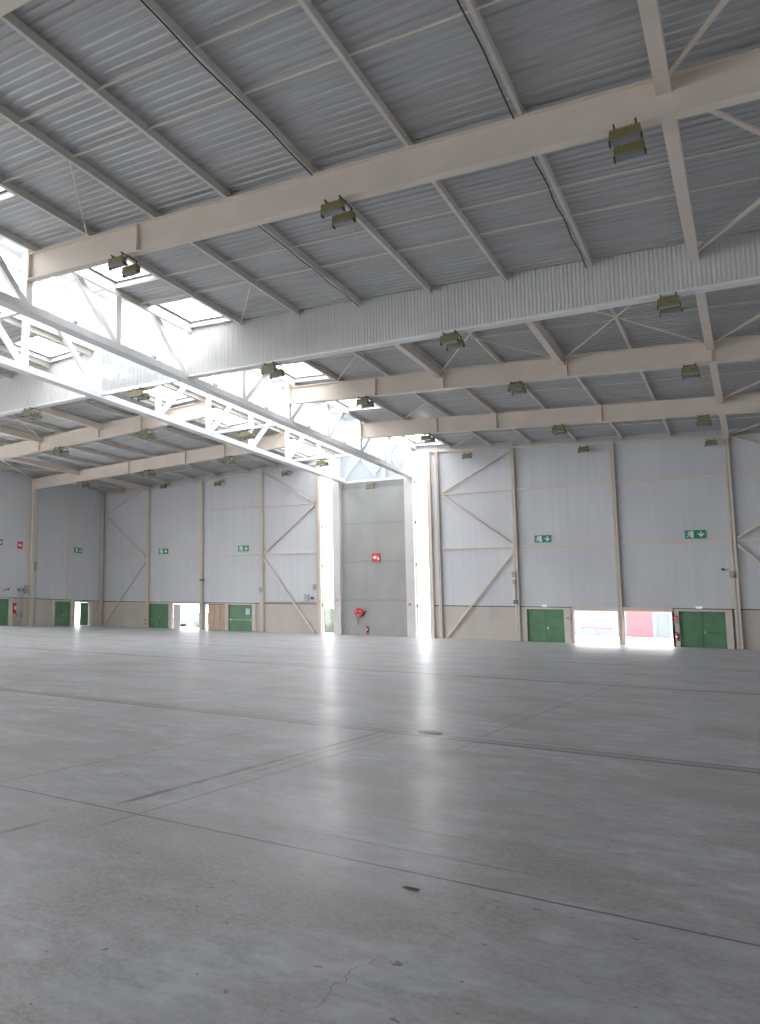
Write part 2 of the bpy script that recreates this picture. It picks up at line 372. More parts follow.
for (a, b) in (STRIP_L, STRIP_R): mb.box(a-.02, b+.02, YB, YB+.3, 17.35, 18.3)
struct(mb.build('wall_back', M['white_clad']), 'white panels over the tall glazed strips')
for i, (a, b) in enumerate((STRIP_L, STRIP_R)):
    e = window(('left' if i == 0 else 'right')+' tall glazed strip beside the concrete centre wall')
    MB().box(a, b, YB+.2, YB+.22, 0, 17.35).build('pane', M['glass'], e)
    mb = MB().box(a-.06, a+.05, YB-.02, YB+.28, 0, 17.35).box(b-.05, b+.03, YB+.1, YB+.28, 0, 17.35)
    mb.box(*((a-.32, a-.02) if i == 0 else (b+.02, b+.34)), YB-.3, YB-.02, 0, 17.0)
    mb.build('window_frame', M['cream'], e)
    mb = MB()
    for z in (2.85, 6.7, 10.6, 14.4): mb.box(a+.03, a+.16, YB-.06, YB+.15, z-.12, z+.12)
    mb.build('bracket', M['grey'], e)
    portal((a+b)/2, YB+.3, 8.7, b-a, 17.3, (0, -1, 0))
# left wall ----------------------------------------------------------
ADDED_GATES_L = [(-6, 4, 4.8), (10, 22, 4.8), (28, 40, 4.8), (44, 56, 4.8)]  # gate openings out of view, added to let in more daylight
OPL = ADDED_GATES_L+[(59.9, 62.83, 2.75), (70.15, 72.95, 2.72), (73.7, 76.45, 2.7)]
mb = MB(); put = lambda a, b, c, d: mb.box(WL-.3, WL, a, b, c, d) if b > a else None
wall_runs(mb, YF-.3, YB, 0, BASE-.08, OPL, put)
for a, b, h in ADDED_GATES_L: portal(WL-.35, (a+b)/2, h/2, b-a, h, (1, 0, 0))
struct(mb.build('wall_left', M['base']), 'beige concrete base of the left wall')
mb = MB(); put = lambda a, b, c, d: mb.box(WL-.25, WL-.02, a, b, c, d) if b > a else None
ZT = ztop(WL)+PH+.2
def put2(a, b, c, d):
    if b <= a: return
    if a >= 56: put(a, b, c, d); return
    if c < 5.2: put(a, min(b, 56), c, 5.2)
    if b > 56: put(56, b, c, d)
wall_runs(mb, YF-.3, YB+.02, BASE, ZT, ADDED_GATES_L, put2)
mb.box(WL-.25, WL-.02, YF-.3, 56, 14.2, ZT)
e = window('unseen glazed band added for daylight high in the near left wall'); MB().box(WL-.14, WL-.12, YF, 56, 5.2, 14.2).build('pane', M['glass'], e)  # glazing out of view, added to brighten the hall from the left
fb = MB()
for k in range(24): fb.box(WL-.2, WL-.06, YF+k*3.087-.05, YF+k*3.087+.05, 5.2, 14.2)
fb.box(WL-.2, WL-.06, YF, 56, 9.6, 9.75).build('glazing_bars', M['white'], e)
portal(WL-.35, (YF+56)/2, 9.7, 56-YF, 9, (1, 0, 0))
struct(mb.build('wall_left', M['clad_y']), 'pale cladding of the left wall')
struct(MB().box(WL-.2, WL-.1, 56, YB, BASE-.1, BASE+.05).build('trim_2', M['darksteel']), 'dark joint above the base of the left wall')
struct(MB().box(WR, WR+.3, YF-.3, YB+.3, 0, ztop(WR)+PH+.2).build('wall_right', M['clad_y']), 'pale cladding of the right wall')
# wall behind the viewer with unseen gate openings added to let in daylight
mb = MB(); OPF = [(-58, -50, 4.8), (-46, -36, 4.8)]
put = lambda a, b, c, d: mb.box(a, b, YF-.3, YF, c, d) if b > a else None
wall_runs(mb, WL-.3, WR+.3, 0, 5.2, OPF, put); put(-33, WR+.3, 5.2, 14.2); put(WL-.3, -59, 5.2, 14.2); put(WL-.3, WR+.3, 14.2, 16.4)
e = window('large glazed area added for daylight, left half of the wall behind the viewer'); MB().box(-59, -33, YF-.16, YF-.14, 5.2, 14.2).build('pane', M['glass'], e)  # unseen glazing, added as a daylight source from behind
fb = MB()
for k in range(10): fb.box(-59+k*2.889-.05, -59+k*2.889+.05, YF-.2, YF-.06, 5.2, 14.2)
fb.box(-59, -33, YF-.2, YF-.06, 9.6, 9.75).build('glazing_bars', M['white'], e); portal(-46, YF-.35, 9.7, 26, 9, (0, 1, 0))
mb.box(XL-6, XR+6, YF-.3, YF, 16.4, MTOP+.1).box(WL-.3, XL-6, YF-.3, YF, 16.4, 17.8).box(XR+6, WR+.3, YF-.3, YF, 16.4, 17.8)
struct(mb.build('wall_front', M['clad_x']), 'pale wall behind the viewer with open gates added for daylight')
for a, b, h in OPF: portal((a+b)/2, YF-.35, h/2, b-a, h, (0, 1, 0))

# ------------------------------------------------------------------ columns, girts, braces on the walls
def column(x, y0, y1, w, z1, label, name='wall_column'):
    t = .03
    mb = MB().box(x-w/2, x+w/2, y0, y0+t, 0, z1).box(x-w/2, x+w/2, y1-t, y1, 0, z1).box(x-.02, x+.02, y0, y1, 0, z1)
    return tag(mb.build(name, M['cream'], None), label, 'column')
cols = [(-54.25, .3, 'cream wall column between the left corner and the leftmost green door of the back wall'),
        (-47.15, .32, 'cream wall column just right of the bright doorway in the left half of the back wall'),
        (-39.9, .32, 'cream wall column right of the green door with the white notice'),
        (-33.75, .2, 'slim cream column beside the left glazed strip'),
        (-22.2, .22, 'slim cream column beside the right glazed strip'),
        (-15.95, .3, 'cream wall column left of the green double door with the blue socket below its boxes'),
        (-8.6, .3, 'cream wall column standing between the two bright openings'),
        (-1.25, .36, 'cream wall column just right of the darkest green double door')]
for x, wd, lb in cols: column(x, YB-.35, YB, wd, ztop(x)-.02, lb)
for y, lb in ((66.0, 'cream column on the left wall, meeting the end of the farthest roof beam'),):
    mb = MB().box(WL, WL+.4, y-.02, y+.02, 0, 16).box(WL+.36, WL+.4, y-.2, y+.2, 0, 16).box(WL, WL+.03, y-.2, y+.2, 0, 16)
    tag(mb.build('wall_column', M['cream']), lb, 'column')
mb = MB().box(WL, WL+.15, 72.28, 72.42, 2.9, 15.6); tag(mb.build('wall_post', M['cream']), 'slim post on the left wall above the double green door', 'post')
mb = MB().box(WL+.02, WL+.3, 78.35, 78.4, 0, 15.7).box(WL+.26, WL+.3, 78.2, 78.55, 0, 15.7)
tag(mb.build('wall_column', M['cream']), 'cream column in the far left corner of the hall', 'column')
tag(MB().cyl((WL+.5, 66.4, 0), (WL+.5, 66.4, 15.7), .05).build('downpipe', M['grey']), 'grey downpipe running down beside the left wall column', 'pipe')
tag(MB().cyl((WL+.2, 78.75, 0), (WL+.2, 78.75, 15.5), .05).build('downpipe', M['grey']), 'grey downpipe in the far left corner', 'pipe')

GZ = [(8.08, 'lower'), (13.07, 'upper')]
segs = [(WL, -54.4, 'far left bay'), (-54.1, -47.3, 'bay above the leftmost green door'), (-47.0, -40.05, 'bay above the green door with the notice'), (-39.75, -33.85, 'braced bay left of the left glazed strip'),
        (-22.1, -16.1, 'braced bay right of the right glazed strip'), (-15.8, -8.75, 'bay above the left of the two bright openings'), (-8.45, -1.43, 'bay above the darkest green door'), (-1.07, WR, 'last bay at the right edge')]
for z, nm in GZ:
    for a, b, lb in segs:
        tag(MB().box(a, b, YB-.14, YB+.02, z-.075, z+.075).build('wall_girt', M['cream']), '%s cream girt across the %s, back wall' % (nm, lb), 'girt')
    for a, b, lb in ((40, 65.8, 'near part of the left wall'), (66.2, 72.28, 'left wall bay right of its main column'), (72.42, 78.2, 'left wall bay next to the corner')):
        tag(MB().box(WL, WL+.1, a, b, z-.05, z+.05).build('wall_girt', M['cream']), '%s cream girt across the %s' % (nm, lb), 'girt')
def br(name, a, b, w, h, label, cat='brace', m='cream'):
    return tag(MB().bar(a, b, w, h).build(name, M[m]), label, cat)
yw = YB-.22
for a, b, lb in (((-21.75, .1), (-16.1, 7.65), 'lower diagonal brace in the bay right of the right glazed strip'),
                 ((-21.8, 12.9), (-16.1, 8.15), 'middle diagonal brace in the bay right of the right glazed strip'),
                 ((-21.8, 13.2), (-16.0, 16.55), 'upper diagonal brace in the bay right of the right glazed strip'),
                 ((-34.2, .1), (-39.65, 7.5), 'lower diagonal brace in the bay left of the left glazed strip'),
                 ((-34.0, 12.85), (-39.65, 8.1), 'middle diagonal brace in the bay left of the left glazed strip'),
                 ((-34.0, 13.15), (-39.65, 16.5), 'upper diagonal brace in the bay left of the left glazed strip'),
                 ((-60.6, .1), (-54.6, 7.5), 'lower diagonal brace beside the far left corner'),
                 ((-60.6, 13.2), (-54.6, 8.1), 'middle diagonal brace beside the far left corner'),
                 ((-60.6, 13.4), (-54.6, 16.2), 'upper diagonal brace beside the far left corner'),
                 ((-1.0, 7.75), (5.3, .3), 'lower diagonal brace at the right edge of the back wall'),
                 ((-1.0, 8.2), (5.3, 12.9), 'middle diagonal brace at the right edge of the back wall'),
                 ((-1.0, 15.95), (5.3, 13.2), 'upper diagonal brace at the right edge of the back wall')):
    br('wall_brace', (a[0], yw, a[1]), (b[0], yw, b[1]), .16, .14, lb)
for a, b, lb in ((WL+.3, STRIP_L[0], 'left'), (STRIP_R[1], WR-.1, 'right')):
    br('eaves_rail', (a, YB-.15, ztop(a)-.25), (b, YB-.15, ztop(b)-.25), .16, .2, 'cream rail along the top of the %s half of the back wall' % lb, 'rail')

# ------------------------------------------------------------------ roof beams
bn = {-14.2: 'behind the viewer', -.85: 'right above the viewer', 12.5: 'just cut off at the top left corner', 25.85: 'nearest whole one, crossing the top of the picture', 52.55: 'first beyond the ribbed girder', 65.9: 'second beyond the ribbed girder, farthest'}
def beam(Y, side):
    x0, x1 = (XR+.16, WR) if side > 0 else (XL-.16, WL)
    sd = 'right' if side > 0 else 'left'; root = empty('roof_beam', (x0, Y, ztop(x0)-1.2))
    tag(root, 'cream roof beam, %s nave, %s' % (sd, bn[Y]), 'beam')
    def pr(ya, yb, f0, f1):
        mb = MB(); vs = []
        for X in (x0, x1):
            for yy in (ya, yb): vs += [(X-x0, yy-Y, f0(X)-root.location.z), (X-x0, yy-Y, f1(X)-root.location.z)]
        return mb.add(vs, [(0, 1, 3, 2), (4, 6, 7, 5), (0, 4, 5, 1), (2, 3, 7, 6), (1, 5, 7, 3), (0, 2, 6, 4)])
    pr(Y-.02, Y+.02, lambda X: zbot(X)+.02, lambda X: ztop(X)-.02).build('web', M['cream'], root)
    pr(Y-.2, Y+.2, lambda X: zbot(X)-.02, lambda X: zbot(X)+.03).build('bottom_flange', M['cream'], root)
    pr(Y-.2, Y+.2, lambda X: ztop(X)-.04, lambda X: ztop(X)).build('top_flange', M['cream'], root)
    for q in {25.85: (5.9,), 52.55: (5.9, 10.1, 16.7, 23.2), 65.9: (5.9, 10.1, 16.7)}.get(Y, (5.9, 16.7)):
        X = x0+side*q; MB().box(X-x0-.012, X-x0+.012, -.19, .19, zbot(X)-root.location.z, ztop(X)-root.location.z).build('stiffener', M['cream'], root)
    MB().box(-.03, .03, -.2, .2, zbot(x0)-root.location.z-.05, ztop(x0)-root.location.z).build('end_plate', M['cream'], root)
for Y in BEAMS:
    if Y == 39.2: continue
    beam(Y, 1); beam(Y, -1)
# ribbed clad girder
def zgb(X): return 15.03-.0145*(X-XR) if X > XC else 15.03-.0145*(XL-X)
for side in (1, -1):
    x0, x1 = (XR+.13, WR) if side > 0 else (XL-.13, WL)
    root = empty('clad_girder', (0, 39.2, 0)); tag(root, 'deep roof girder clad in white ribbed sheet, %s nave' % ('right' if side > 0 else 'left'), 'girder')
    for s in (-1, 1):
        prof = []; X = 0; L = abs(x1-x0)
        while X < L:
            for q, h in ((0, 0), (.06, 0), (.08, .03), (.13, .03)):
                if X+q < L: prof.append((X+q, h))
            X += .15
        prof.append((L, 0)); vs = []
        for q, h in prof:
            X = x0+side*q; vs += [(X, s*(.2+h), zgb(X)), (X, s*(.2+h), ztop(X)+PH)]
        MB().add(vs, [(2*i, 2*i+2, 2*i+3, 2*i+1) for i in range(len(prof)-1)]).build('ribbed_cladding', M['white_clad'], root)
    vs = []
    for X in (x0, x1):
        for yy in (-.27, .27): vs += [(X, yy, zgb(X)-.09), (X, yy, zgb(X)+.02)]
    MB().add(vs, [(0, 1, 3, 2), (4, 6, 7, 5), (0, 4, 5, 1), (2, 3, 7, 6), (1, 5, 7, 3), (0, 2, 6, 4)]).build('bottom_rail', M['white'], root)

# ------------------------------------------------------------------ purlins, struts, sag bars, roof braces
PR = [-24.1, -20.95, -17.65, -14.45, -11.1, -7.9, -4.65, 2.0, 5.2]
PL = [-31.35, -34.75, -38.2, -41.6, -45.1, -48.2, -51.5, -57.8]
def purlin(x, label):
    t, wd = .014, .11; z = ztop(x)
    poly = [(x, z), (x+wd, z), (x+wd, z+PH), (x, z+PH), (x, z+PH-t), (x+wd-t, z+PH-t), (x+wd-t, z+t), (x, z+t)] if x > XC else [(x, z), (x+wd, z), (x+wd, z+t), (x+t, z+t), (x+t, z+PH-t), (x+wd, z+PH-t), (x+wd, z+PH), (x, z+PH)]
    tag(MB().prism([(a, b) for a, b in poly], YF, YB, 1).build('roof_purlin', M['purlin']), label, 'purlin')
for i, x in enumerate(PR): purlin(x, 'slim purlin under the right roof deck, %s counted outwards from the spine' % ordw[i])
for i, x in enumerate(PL): purlin(x, 'slim purlin under the left roof deck, %s counted outwards from the spine' % ordw[i])
ALLB = BEAMS+[YB]
bay = ['behind the viewer', 'over the viewer', 'nearest bay in view', 'before the ribbed girder', 'just beyond the ribbed girder', 'between the two farthest beams', 'last bay at the back wall']
for i in range(len(BEAMS)):
    ya, yb = ALLB[i]+.02, ALLB[i+1]-.02
    xs = [(-1.18, 'right'), (-54.3, 'left')]+([(-14.5, 'inner right'), (-7.9, 'middle right'), (-41.0, 'inner left'), (-47.6, 'middle left')] if BEAMS[i] == 39.2 else [])
    for x, lb in xs:
        wd = .34 if lb in ('right', 'left') else .3
        zt = ztop(x)-.02
        tag(MB().box(x-wd/2, x+wd/2, ya, yb, zt-.45, zt).build('roof_strut', M['cream']), 'broad cream lengthwise strut, %s nave, %s' % (lb, bay[i]), 'strut')
    for q in (5.35, 7.95):
        Y = BEAMS[i]+q
        for x0, x1, lb in ((XR+.3, WR, 'right'), (XL-.4, WL, 'left')):
            tag(MB().bar((x0, Y, ztop(x0)+.12), (x1, Y, ztop(x1)+.12), .07, .04).build('sag_bar', M['cream']), 'thin tie bar across the %s deck, %s one, %s' % (lb, 'nearer' if q < 6 else 'farther', bay[i]), 'tie bar')
    cells = [(-1.3, 5.4, .14, 'far right'), (-54.2, -60.7, .14, 'far left')]
    if BEAMS[i] == 39.2: cells += [(-14.5, -7.9, .08, 'right nave centre'), (-7.9, -1.3, .08, 'right nave outer half'), (-41, -47.6, .08, 'left nave centre'), (-47.6, -54.2, .08, 'left nave outer half')]
    Y = BEAMS[i]+7.95
    for a, b, lb in ((-17.6, -20.9, 'right'), (-38.2, -34.8, 'left')): br('knee_rod', (a, Y, ztop(a)+.05), (b, yb-.28, ztop(b)+.02), .045, .045, 'short slanting rod by the spine, %s, %s' % (lb, bay[i]), 'brace')
    for a, b, wd, lb in cells:
        dz = -.12
        br('roof_brace', (a, ya, ztop(a)+dz), (b, yb, ztop(b)+dz), wd, wd*.6, 'roof brace slanting outwards with depth, %s, %s' % (lb, bay[i]))
        br('roof_brace', (b, ya, ztop(b)+dz-.09), (a, yb, ztop(a)+dz-.09), wd, wd*.6, 'roof brace slanting inwards with depth, %s, %s' % (lb, bay[i]))
def cable(pts, r, label): tag(MB().tube(pts, r).build('power_cable', M['dark']), label, 'cable')
def along(x, y0, y1, dz, k=14):
    return [(x+.03*math.sin(j*1.7), y0+(y1-y0)*j/k, ztop(x)+dz-.03*abs(math.sin(j*1.1))) for j in range(k+1)]
cable(along(-11.02, -.6, 25.7, -.03), .022, 'black cable clipped under the middle purlin before the nearest whole beam')
cable(along(-4.75, -.6, 25.7, -.03), .022, 'black cable looped along the purlin left of the broad right strut, near bay')
cable(along(-4.75, 26.0, 39.0, -.03), .022, 'black cable along the purlin left of the broad right strut, before the ribbed girder')
cable(along(-14.4, 26.0, 39.0, -.03), .018, 'black cable along a purlin left of the centre, before the ribbed girder')

# ------------------------------------------------------------------ spine trusses
POST = [-14.2+6.675*i for i in range(14)]
def truss(X, lb, face):
    root = empty('spine_truss', (X, 0, 14.75)); tag(root, 'long white lattice truss along the %s side of the skylight spine' % lb, 'truss')
    Z = 14.75; TC = 20.6
    MB().box(-.27, .27, YF+.05, YB-.55, 0, .38).build('bottom_chord', M['white'], root)
    MB().box(-.15, .15, YF+.05, YB-.6, TC-Z-.15, TC-Z+.15).build('top_chord', M['white'], root)
    for y in POST: MB().box(-.12, .12, y-.2, y+.2, .38, TC-Z-.15).build('post', M['white'], root)
    for y in POST:
        if y > 39 and y+6.675 < YB: MB().bar((0, y+.15, .36), (0, y+6.5, TC-Z-.15), .2, .34).build('diagonal', M['white'], root)
        if y < 39.5 and y-6.675 > YF-.1: MB().bar((0, y-.15, .36), (0, y-6.5, TC-Z-.15), .2, .34).build('diagonal', M['white'], root)
    return root
truss(XR, 'right', 1); truss(XL, 'left', -1)
tl = {-.85: 'above the viewer', 12.5: 'out of view at the near end', 25.85: 'nearest in view', 39.2: 'under the ribbed curtain', 52.55: 'first beyond the ribbed curtain', 65.9: 'second beyond the ribbed curtain'}
for Y, t in tl.items():
    br('spine_tie', (XL+.28, Y, 14.98), (XR-.28, Y, 14.98), .2, .22, 'white cross tie between the two spine trusses, '+t, 'tie', 'white')
br('spine_tie', (kx(-30.95)+.02, YB-.35, 14.85), (kx(-24.78)-.02, YB-.35, 14.85), .2, .2, 'white cross tie along the top of the concrete wall', 'tie', 'white')
# ribbed smoke curtain over the tie
prof = []; q = 0; L = XR-XL-.6
while q < L:
    for a, h in ((0, 0), (.12, 0), (.15, .035), (.25, .035)):
        if q+a < L: prof.append((q+a, h))
    q += .28
prof.append((L, 0)); vs = []
for a, h in prof: vs += [(XL+.3+a, 39.2+h, 15.095), (XL+.3+a, 39.2+h, 20.4)]
tag(MB().add(vs, [(2*i, 2*i+2, 2*i+3, 2*i+1) for i in range(len(prof)-1)]).build('smoke_curtain', M['poly']), 'milky ribbed sheet hanging across the spine between the trusses', 'curtain')
# end wall bracing
for i, (a, b, lb) in enumerate((((-31.1, 15.0), (-27.9, 19.0), 'rising from the left end of the tie'), ((-31.1, 19.5), (-27.9, 15.3), 'falling towards the middle post'),
        ((-27.9, 19.0), (-25.2, 15.3), 'falling to the right end of the tie'), ((-27.9, 15.6), (-24.8, 19.6), 'rising to the right of the middle post'))):
    yy = YB-.02 if i % 2 else YB-.15
    br('end_brace', (a[0], yy, a[1]), (b[0], yy, b[1]), .12, .1, 'white diagonal over the concrete wall, '+lb, 'brace', 'white')
br('end_post', (-27.0, YB-.34, 15), (-27.0, YB-.34, 21), .3, .2, 'pale middle post over the concrete wall', 'post', 'white')
for Y in [29.2, 35.85, 42.5, 49.2, 55.9, 62.5]:
    e = empty('small_spotlight', (XR, Y, 15.135)); tag(e, 'small round lamp on the right truss chord, '+{29.2: 'nearest one', 35.85: 'second one', 42.5: 'just past the ribbed girder', 49.2: 'before the beam beyond the girder', 55.9: 'past the beam beyond the girder', 62.5: 'farthest one'}[Y], 'lamp', 'small lamps on the truss chord')
    MB().cyl((0, 0, 0), (0, 0, .12), .04).build('stem', M['grey'], e); MB().cyl((-.02, -.13, .2), (.02, .13, .2), .13, .09).build('housing', M['grey'], e)

# ------------------------------------------------------------------ twin floodlights
def flood(x, y, z, label, sep=.48, one=False):
    e = empty('twin_floodlight', (x, y, z)); tag(e, label, 'lamp', 'floodlights under the roof')
    for s in ((-1, 1) if not one else (-1,)):
        yy = s*sep
        h = MB(); h.prism([(-.37, -.12), (.37, -.12), (.35, .13), (-.35, .13)], yy-.15, yy+.15, 1)
        for k in range(6): h.box(-.3+k*.11, -.28+k*.11, yy-.162, yy+.162, -.08, .15)
        ho = h.build('housing', M['olive'], e)
        MB().box(-.34, .34, yy-.13, yy+.13, -.2, -.12).build('lens', M['lens'], ho)
        for q in (-.36, .36): MB().box(q-.02, q+.02, yy-.1, yy+.1, -.25 if q < 0 else -.2, -.12).build('end_cap', M['dark'], ho)
        for q in (-.25, .25): MB().bar((q, yy, .13), (q, yy, .3), .04, .04).build('hanger', M['darksteel'], e)
    a = -sep-.1; b = sep+.1 if not one else .78
    mb = MB().bar((-.25, a, .31), (-.25, b, .31), .04, .04).bar((.25, a, .31), (.25, b, .31), .04, .04); c = 0 if not one else .6
    mb.bar((-.27, c, .345), (.27, c, .345), .06, .05).build('bracket', M['darksteel'], e)
    return e
FY = [(25.85, 'the nearest whole beam'), (39.2, 'the ribbed clad girder'), (52.55, 'the beam beyond the girder'), (65.9, 'the farthest beam')]
FX = [(-2.05, 'near the right edge'), (-10.2, 'middle of right nave'), (-19.15, 'right nave beside the spine'), (-36.4, 'left nave beside the spine'), (-45.3, 'middle of left nave'), (-53.7, 'outer left nave')]
for Y, yl in FY:
    for x, xl in FX:
        if Y < 30 and x < -30: continue
        z = (zgb(x)-.09 if Y == 39.2 else zbot(x)-.03)-.37
        flood(x, Y, z, 'olive twin floodlight under %s, %s' % (yl, xl))
    if Y > 30: flood(XC, Y, 14.87-.38, 'olive twin floodlight under the spine tie at '+yl, .35)
for x, z, lb in ((-51.75, 16.0, 'far left one'), (-44.7, 15.75, 'above the green door with the notice'), (-36.8, 16.15, 'above the brace left of the left glazed strip'), (-19.4, 16.2, 'above the brace right of the right glazed strip'),
                 (-10.45, 15.85, 'above the left bright opening'), (-2.1, 15.45, 'beside the column at the right'), (-28.1, 14.15, 'on the grey concrete centre')):
    e = flood(x, YB-.75, z, 'small floodlight high on the back wall, '+lb, .25, True)

# ------------------------------------------------------------------ doors and openings
dn = [0]
def door(x0, x1, h, label, leaves=2, axis=0, handles=True):
    dn[0] += 1; e = empty('door_%d' % dn[0], (x0, YB, 0) if axis == 0 else (WL, x0, 0)); struct(e, label); wd = x1-x0
    if axis: e.rotation_euler = (0, 0, math.pi/2)
    def B(mb, a, b, c, d, z0, z1): return mb.box(a, b, c, d, z0, z1)
    fr = MB(); B(fr, -.02, .06, .06, .2, 0, h); B(fr, wd-.06, wd+.02, .06, .2, 0, h); B(fr, 0, wd, .06, .2, h-.06, h+.01); fr.build('door_frame', M['green'], e)
    MB().box(.02, wd-.02, .17, .19, 0, h-.02).build('light_stop_sheet', M['green'], e)  # added behind the leaves to stop daylight leaking through the gaps
    sp = [0.05]+[wd*(i+1)/leaves for i in range(leaves-1)]+[wd-.05]
    for i in range(leaves):
        a, b = sp[i]+.01, sp[i+1]-.01; lf = MB(); B(lf, a, b, .1, .16, .01, h-.07); B(lf, a, a+.06, .085, .1, .01, h-.07); B(lf, b-.06, b, .085, .1, .01, h-.07)
        L = lf.build('door_leaf', M['green'], e)
        if handles and (i == leaves-1 or leaves == 1):
            MB().cyl((a+.12, .03, 1.15), (b-.15, .03, 1.15), .022).box(a+.08, a+.18, .02, .1, 1.08, 1.22).box(b-.2, b-.1, .02, .1, 1.1, 1.2).build('push_bar', M['green'] if leaves > 1 else M['chrome'], L)
            MB().box(a+.07, a+.2, 0, .03, 1.09, 1.22).build('latch', M['chrome'], L)
    return e
def surround(x0, x1, h, label, t=.34, axis=0, out=.12):
    mb = MB()
    if axis == 0: mb.box(x0-t, x0, YB-out, YB+.02, 0, h+.16).box(x1, x1+t, YB-out, YB+.02, 0, h+.16).box(x0, x1, YB-out, YB+.02, h, h+.16)
    else: mb.box(WL-.02, WL+out, x0-t, x0, 0, h+.16).box(WL-.02, WL+out, x1, x1+t, 0, h+.16).box(WL-.02, WL+out, x0, x1, h, h+.16)
    global tn; tn += 1
    struct(mb.build('trim_%d' % tn, M['surround']), label)
tn = 2
door(-54.25, -51.45, 2.72, 'green double door at the left of the back wall')
door(-43.85, -41.05, 2.72, 'single wide green door with a white notice', 1)
door(-15.3, -12.55, 2.72, 'green double door left of the bright openings')
door(-4.82, -2.0, 2.72, 'green double door right of the bright openings')
door(59.9, 62.83, 2.75, 'green double door at the left edge on the left wall', axis=1)
door(70.15, 72.95, 2.72, 'closed green double door on the left wall', axis=1)
surround(-54.25, -51.45, 2.72, 'beige surround of the leftmost green door', .28); surround(-43.85, -41.05, 2.72, 'beige surround of the door with the notice', .42)
surround(-15.3, -12.55, 2.72, 'beige surround of the green door left of the openings', .5); surround(-4.82, -2.0, 2.72, 'beige surround of the green door right of the openings', .42)
surround(-51.05, -47.4, 2.75, 'beige surround of the left bright doorway', .18)
surround(59.9, 62.83, 2.75, 'beige surround of the green door at the left edge', .5, 1); surround(70.15, 72.95, 2.72, 'beige surround of the left wall double door', .5, 1); surround(73.7, 76.45, 2.7, 'beige surround of the half open door', .35, 1)
# half-open door on the left wall: one leaf shut, the other swung out
e = empty('door_7', (WL-.15, 74.95, 0)); struct(e, 'half open green door on the left wall with daylight in its gap')
MB().box(-.03, .03, 0, 1.45, .01, 2.68).build('door_leaf', M['green'], e)
MB().box(-1.3, -.05, -1.24, -1.18, .01, 2.68).build('door_leaf', M['green'], e)
# two wide openings with rails, cream frame
e = empty('door_8', (0, YB, 0)); struct(e, 'pair of wide bright openings with cream frames')
MB().box(-11.98, -11.85, -.12, .25, 0, 2.8).box(-5.25, -5.1, -.12, .25, 0, 2.8).box(-8.62, -8.38, -.05, .25, 0, 2.8).box(-11.98, -5.1, -.14, .25, 2.66, 2.86).build('door_frame', M['cream'], e)
MB().box(-11.9, -5.2, -.4, -.14, 2.86, 2.98).build('sliding_rail', M['cream'], e)
# half retracted beige folding panels and open leaf at the left bright doorway
e = empty('door_9', (-46.75, YB+.1, 0)); struct(e, 'beige folding panel door right of the left bright doorway')
for i in range(3):
    a = .3+i*.78; MB().box(a, a+.74, 0, .06, .02, 2.7).build('door_panel', M['beige'], e)
MB().box(.28, 2.6, .07, .09, 0, 2.7).build('light_stop_panel', M['beige'], e)  # added behind the panels to close the bright gaps between them
MB().box(0, 2.6, .02, .08, 2.7, 2.76).box(2.62, 2.7, -.05, .1, 0, 2.75).build('door_frame', M['darksteel'], e)
e = empty('door_10', (-51.05, YB+.25, 0)); struct(e, 'cream leaf folded open in the left bright doorway')
MB().box(.05, .95, 0, .05, 0, 2.72).build('door_panel', M['pier'], e)
for a, b, h, lb in ((-11.85, -8.62, 2.66, 0), (-8.38, -5.25, 2.66, 0), (-51.05, -47.4, 2.75, 0)): portal((a+b)/2, YB+.4, h/2, b-a, h, (0, -1, 0))
portal(WL-.35, 74.3, 1.35, 1.2, 2.7, (1, 0, 0))
tag(MB().box(-41.9, -41.4, YB+.06, YB+.08, 1.7, 2.35).build('door_notice', M['paper']), 'white paper notice stuck on the single green door', 'notice')

# ------------------------------------------------------------------ signs
def arrow(mb, cx, cz, s):        # down arrow, thick
    mb.prism([(cx-s*.13, cz+s*.9), (cx+s*.13, cz+s*.9), (cx+s*.13, cz-s*.1), (cx+s*.6, cz+s*.35), (cx+s*.8, cz+s*.1), (cx, cz-s*.8), (cx-s*.8, cz+s*.1), (cx-s*.6, cz+s*.35), (cx-s*.13, cz-s*.1)], -.045, -.03, 1)
def exit_sign(x, y, z, rz, label, wd=1.25, h=.62, arr=True, right=False):
    e = empty('exit_sign', (x, y, z), rz); tag(e, label, 'sign')
    MB().box(-wd/2, wd/2, -.03, .03, -h/2, h/2).build('panel', M['greensign'], e)
    mb = MB(); c = -wd*.26
    mb.box(c+.02, c+.24, -.045, -.03, -h*.40, h*.40)                                     # doorway
    mb.build('doorway', M['signwhite'], e)
    m2 = MB(); m2.cyl((c-.06, -.045, h*.28), (c-.06, -.03, h*.28), .055)
    m2.bar((c-.07, -.038, h*.18), (c-.02, -.038, -h*.05), .015, .1, upv=(1, 0, .2)); m2.bar((c-.02, -.038, -.02), (c+.08, -.038, -h*.16), .015, .06, upv=(1, 0, 1)); m2.bar((c+.08, -.038, -h*.16), (c+.03, -.038, -h*.38), .015, .055, upv=(1, 0, 0))
    m2.bar((c-.03, -.038, -.03), (c-.18, -.038, -h*.33), .015, .06, upv=(1, 0, 0)); m2.bar((c-.07, -.038, h*.16), (c-.2, -.038, h*.02), .015, .045, upv=(1, 0, 0)); m2.bar((c-.04, -.038, h*.14), (c+.1, -.038, h*.08), .015, .045, upv=(0, 0, 1))
    m2.build('running_figure', M['signwhite'], e)
    m3 = MB(); arrow(m3, wd*.27, -.0, h*.42); m3.build('arrow', M['signwhite'], e)
    return e
sy = YB-.015
exit_sign(-13.85, sy, 8.66, 0, 'green exit sign with down arrow over the double door left of the openings')
exit_sign(-3.47, sy, 8.62, 0, 'green exit sign with down arrow over the rightmost double door', 1.3, .64)
